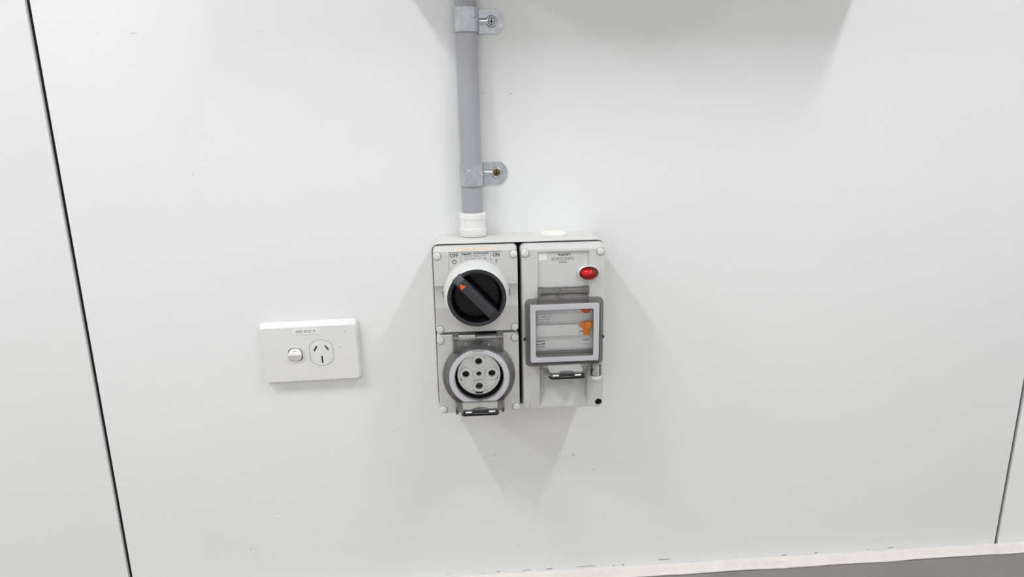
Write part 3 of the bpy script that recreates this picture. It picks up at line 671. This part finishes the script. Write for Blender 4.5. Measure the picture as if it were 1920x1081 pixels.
# ------------------------------------------------------------------ conduit, coupling, clips
cx0 = 41.1
pipe = thing('conduit_pipe', 'upright grey plastic conduit pipe running up the white wall from the mounting box', 'pipe', P(cx0, 30, 14.6))
b = bm_new()
rows = []
for z, dx in ((33, 0.0), (100, 0.0), (200, -0.7), (270, -1.1), (380, -1.3)):
    rows.append([b.verts.new(P(cx0 + dx + 12.35 * math.cos(2 * math.pi * i / 48), z, 14.6 - 12.35 * math.sin(2 * math.pi * i / 48))) for i in range(48)])
for A, B in zip(rows, rows[1:]):
    for i in range(48): b.faces.new((A[i], A[(i + 1) % 48], B[(i + 1) % 48], B[i]))
b.faces.new(list(reversed(rows[0]))); b.faces.new(rows[-1])
obj('tube', b, M['conduit'], pipe, smooth=60)
ad = thing('conduit_coupling', 'ribbed white plastic coupling joining the grey conduit to the mounting box top', 'pipe fitting', P(cx0, 11, 15.6))
b = bm_new()
vlathe(b, [(0, 11.3), (15.3, 11.3), (15.7, 11.8), (15.6, 20.4), (15.0, 20.9), (14.7, 21.0), (14.7, 31.2)], cx0, 15.9, 56)
obj('nut', b, M['coupling'], ad, smooth=40)
b = bm_new(); vlathe(b, [(14.7, 31.2), (15.3, 31.6), (15.5, 36.8), (15.1, 38.4), (14.2, 38.8), (12.45, 38.8), (12.45, 34)], cx0, 15.9, 56)
obj('collar', b, M['coupling'], ad, smooth=40)
b = bm_new()
for k in range(12):
    a = 2 * math.pi * (k + 0.35) / 12; x, d = cx0 + 14.75 * math.cos(a), 15.9 + 14.75 * math.sin(a)
    tube(b, [(x, 21.2, d), (x, 31.0, d)], 0.32, 6)
obj('grip_ribs', b, M['cream'], ad, smooth=60)

def clip(dx, ztop, zbot, label, screw, rustlab, scr_off, tone):
    zc = (ztop + zbot) / 2; cx = cx0 + dx
    t = thing('saddle_clip', label, 'pipe clip', P(cx, zc, 0), 'metal clips on the conduit')
    # section of the strap in plan (x, d): wraps the pipe, then lies flat on the wall to the right
    inner = []; outer = []; R1, R2 = 12.5, 14.0
    for k in range(25):
        a = math.radians(212 - (212 + 24) * k / 24)
        inner.append((cx + R1 * math.cos(a), 14.6 + R1 * math.sin(a))); outer.append((cx + R2 * math.cos(a), 14.6 + R2 * math.sin(a)))
    ex = cx + 42.6
    inner += [(cx + 12.4, 4.5), (cx + 13.2, 0.3), (cx + 20, 0.15), (ex, 0.15)]; outer += [(cx + 13.8, 6.0), (cx + 15.0, 2.3), (cx + 21, 1.75), (ex, 1.75)]
    b = bm_new(); zprism(b, outer + list(reversed(inner)), zbot, ztop)
    # round the free end of the ear
    c = bm_new(); h = (ztop - zbot) / 2; pts = [(cx - 30, zbot - 5), (ex - 9, zbot - 5), (ex - 9, zbot)]
    for k in range(13):
        a = math.radians(-62 + 124 * k / 12); pts.append((ex - 9 - 6 + 15 * math.cos(a) - 0.0, zc + (h) * math.sin(a) / math.sin(math.radians(62))))
    pts += [(ex - 9, ztop), (ex - 9, ztop + 5), (cx - 30, ztop + 5)]
    loft(c, [(pts, -10), (pts, 60)])
    b = cut(b, c, op='INTERSECT')
    strap = obj('strap', b, M['zinc'], t, smooth=40)
    sx, sz = cx + scr_off, zc + 0.4
    # pressed rib from the band to the screw and the raised ring round it
    b = bm_new()
    rib = []
    for k in range(9):
        a = math.pi * k / 8; rib.append((sz + 3.6 * math.cos(a), 1.6 + 2.4 * math.sin(a)))
    A = [b.verts.new(P(cx + 12.5, z, d + 1.2)) for z, d in rib]; B = [b.verts.new(P(sx - 4, z, d)) for z, d in rib]
    for i in range(8): b.faces.new((A[i], A[i + 1], B[i + 1], B[i]))
    b.faces.new(list(reversed(A))); b.faces.new(B)
    lathe(b, [(6.7, 1.5), (6.3, 3.0), (5.5, 3.9), (4.6, 3.9), (3.9, 3.0), (0, 2.6)], sx, sz, 36)
    obj('pressed_rib', b, M['zinc'], strap, smooth=60)
    # tongue bump on the band
    b = bm_new(); rows = []
    for k in range(7):
        u_ = k / 6; wz = 4.2 * math.sqrt(max(0.0, u_ * (2 - u_))); a = math.radians(62 - 62 * u_)
        rr = 14.0 + 0.9 * u_
        rows.append([b.verts.new(P(cx + (13.6 + (rr - 13.6) * s2) * math.cos(a), sz + s * wz, 14.6 + (13.6 + (rr - 13.6) * s2) * math.sin(a))) for s, s2 in ((-1, 0), (-0.6, .8), (0, 1), (0.6, .8), (1, 0))])
    for A, B in zip(rows, rows[1:]):
        for i in range(4): b.faces.new((A[i], A[i + 1], B[i + 1], B[i]))
    obj('tongue', b, M['zinc'], strap, smooth=60)
    # stamped characters on the band
    b = bm_new()
    for ch, zz in (('V', zc + 4.6), ('0', zc - 1.0), ('2', zc - 5.4)):
        def f_(x, z, zz=zz):
            a = math.radians(104) + z / 14.0
            return P(cx + 14.15 * math.cos(a), zz + x, 14.6 + 14.15 * math.sin(a))
        text_bm(b, ch, -1.8, 1.8, -2.2, 2.2, 0, f=f_)
    obj('stamped_mark', b, M['spring'], strap, smooth=0, fix=False)
    # screw with a cross recess
    b = bm_new(); lathe(b, [(3.7, 2.4), (3.7, 3.5), (3.2, 4.3), (2.0, 4.8), (0, 5.0)], sx, sz, 28)
    c1 = bm_new(); box(c1, sx - 2.4, sx + 2.4, sz - 0.55, sz + 0.55, 3.7, 9); c2 = bm_new(); box(c2, sx - 0.55, sx + 0.55, sz - 2.4, sz + 2.4, 3.7, 9)
    lathe(b, [(3.7, 2.4), (0, 2.3)], sx, sz, 28); bmesh.ops.remove_doubles(b, verts=b.verts[:], dist=1e-6)
    b = cut(b, c1, c2); s = obj('screw', b, M[screw], t, smooth=30, label=rustlab)
    b = bm_new()
    box(b, sx - 2.35, sx + 2.35, sz - 0.5, sz + 0.5, 3.6, 3.9); box(b, sx - 0.5, sx + 0.5, sz - 2.35, sz + 2.35, 3.6, 3.92); obj('recess', b, M['black'], s, smooth=0)
clip(-0.9, 262.0, 236.6, 'upper galvanised saddle clip with a bright screw, near the pipe top', 'screwm', 'bright cross-head screw', 28.8, 0)
clip(0.3, 95.2, 69.6, 'lower galvanised saddle clip with a brown rusty screw, above the white coupling', 'rust', 'rusty brown cross-head screw', 29.6, 1)

# ------------------------------------------------------------------ power point
gc = P(-161.6, -129.8, 0)
gp = thing('power_point', 'white wall power outlet with one rocker switch and a printed label, left of mounting box', 'power outlet', gc)
G = lambda x, z: (x - 161.6, z - 129.8)
def sh(pts): return [G(*p) for p in pts]
b = bm_new()
loft(b, [(sh(rrect(-60.0, 59.0, -38.3, 39.4, 5.5, 4)), 0.3), (sh(rrect(-60.0, 59.0, -38.3, 39.4, 5.5, 4)), 1.6), (sh(rrect(-57.6, 57.2, -35.2, 35.2, 4, 4)), 8.6), (sh(rrect(-56.9, 56.6, -34.5, 34.2, 3.4, 4)), 10.0)])
def clipped(cx, cz, rx, rz, r, n=40):
    pts = []
    for i in range(n):
        a = 2 * math.pi * i / n; x = r * math.cos(a); z = r * math.sin(a)
        pts.append((cx + max(-rx, min(rx, x)), cz + z))
    return pts
scx, scz = 13.1, 0.5
c1 = bm_new(); loft(c1, [(sh(clipped(scx, scz, 14.3, 17, 16.9)), 4), (sh(clipped(scx, scz, 14.3, 17, 16.9)), 20)])
c2 = bm_new(); loft(c2, [(sh(rrect(-27.0, -9.2, -8.9, 8.7, 6.5)), 3), (sh(rrect(-27.0, -9.2, -8.9, 8.7, 6.5)), 20)])
b = cut(b, c1, c2)
fp = obj('faceplate', b, M['gpo'], gp, smooth=25)
b = bm_new(); loft(b, [(sh(clipped(scx, scz, 13.95, 17, 16.5)), 8.5), (sh(clipped(scx, scz, 13.95, 17, 16.5)), 9.6), (sh(clipped(scx, scz, 13.7, 17, 16.2)), 10.1)])
cs = []
def slot(cx, cz, ang, w=1.9, l=7.4):
    c_, s_ = math.cos(math.radians(ang)), math.sin(math.radians(ang))
    pts = [G(cx + x * c_ - z * s_, cz + x * s_ + z * c_) for x, z in ((-w / 2, -l / 2), (w / 2, -l / 2), (w / 2, l / 2), (-w / 2, l / 2))]
    c = bm_new(); loft(c, [(pts, 0), (pts, 20)]); return c
sl = ((6.3, 6.0, -33), (19.9, 6.3, 35), (13.3, -8.4, 0.5))
cs = [slot(x, z, a, 2.0, 7.6 if i < 2 else 9.4) for i, (x, z, a) in enumerate(sl)]
b = cut(b, *cs); ins = obj('socket_insert', b, M['gpo'], gp, smooth=25)
b = bm_new(); loft(b, [(sh(clipped(scx, scz, 13.5, 16, 16)), 7.6), (sh(clipped(scx, scz, 13.5, 16, 16)), 8.4)]); obj('slot_shade', b, M['black'], ins, smooth=0, label='black sheet painting the shade inside the three slots')  # black sheet just under the insert, shade of the slots put in as colour
b = bm_new(); NN = 5
frame(b, sh(rrect(-27.9, -8.3, -9.8, 9.6, 7.2, NN)), sh(rrect(-26.9, -9.3, -8.8, 8.6, 6.4, NN)), 9.4, 11.1); obj('switch_surround', b, M['gpo'], gp, smooth=50)
b = bm_new(); loft(b, [(sh(rrect(-26.0, -10.2, -8.0, 7.8, 6.6, 7)), 3.2), (sh(rrect(-26.0, -10.2, -8.0, 7.8, 6.6, 7)), 20)])
c = bm_new(); z0 = -129.8
xprism(c, [(2, z0 - 12), (11.2, z0 - 12), (11.4, z0 - 8)] + [(11.4 + 3.0 * (k / 6), z0 - 8 + 8.2 * (k / 6)) for k in range(1, 7)] + [(14.0, z0 + 1.6), (10.2, z0 + 8), (10.0, z0 + 12), (2, z0 + 12)], -195, -165)
b = cut(b, c, op='INTERSECT'); rk = obj('rocker', b, M['gpo'], gp, smooth=30, label='white rocker switch')
b = bm_new(); loft(b, [(sh(rrect(-26.6, -9.6, -8.5, 8.3, 6, 5)), 3.05), (sh(rrect(-26.6, -9.6, -8.5, 8.3, 6, 5)), 3.3)]); obj('switch_well', b, M['joint'], gp, smooth=0)
b = bm_new(); b.faces.new([b.verts.new(P(-161.6 + x, -129.8 + z, d)) for x, z, d in ((-20.2, 4.3, 12.6), (-16.2, 4.3, 12.6), (-16.2, 5.1, 12.15), (-20.2, 5.1, 12.15))]); obj('switch_mark', b, M['tanink'], rk, smooth=0, label='small orange mark', fix=False)
b = bm_new(); loft(b, [(sh(rrect(-18.4, 14.0, 25.2, 32.2, 0.5, 2)), 9.9), (sh(rrect(-18.4, 14.0, 25.2, 32.2, 0.5, 2)), 10.35)]); st = obj('label_sticker', b, M['sticker'], gp, smooth=0, label='white label printed DB3 RCD 5')
b = bm_new()
for s_, x0, x1 in (('DB3', -14.4, -7.0), ('RCD', -4.4, 3.6), ('5', 6.2, 8.5)):
    text_bm(b, s_, *[G(x0, 0)[0], G(x1, 0)[0]], G(0, 27.2)[1], G(0, 30.4)[1], 10.45, 0.0)
obj('lettering', b, M['ink'], st, smooth=0, fix=False)
for x, z, rx, rz, rot in ((35.6, 6.2, 2.2, 0.6, -0.6), (43.8, 26.0, 1.1, 0.7, 0)):
    b = bm_new(); blob(b, *G(x, z), rx, rz, 10.08, rot=rot); obj('scratch', b, M['mark'], fp, smooth=0)
gp.rotation_euler = (0, -0.0145, 0)
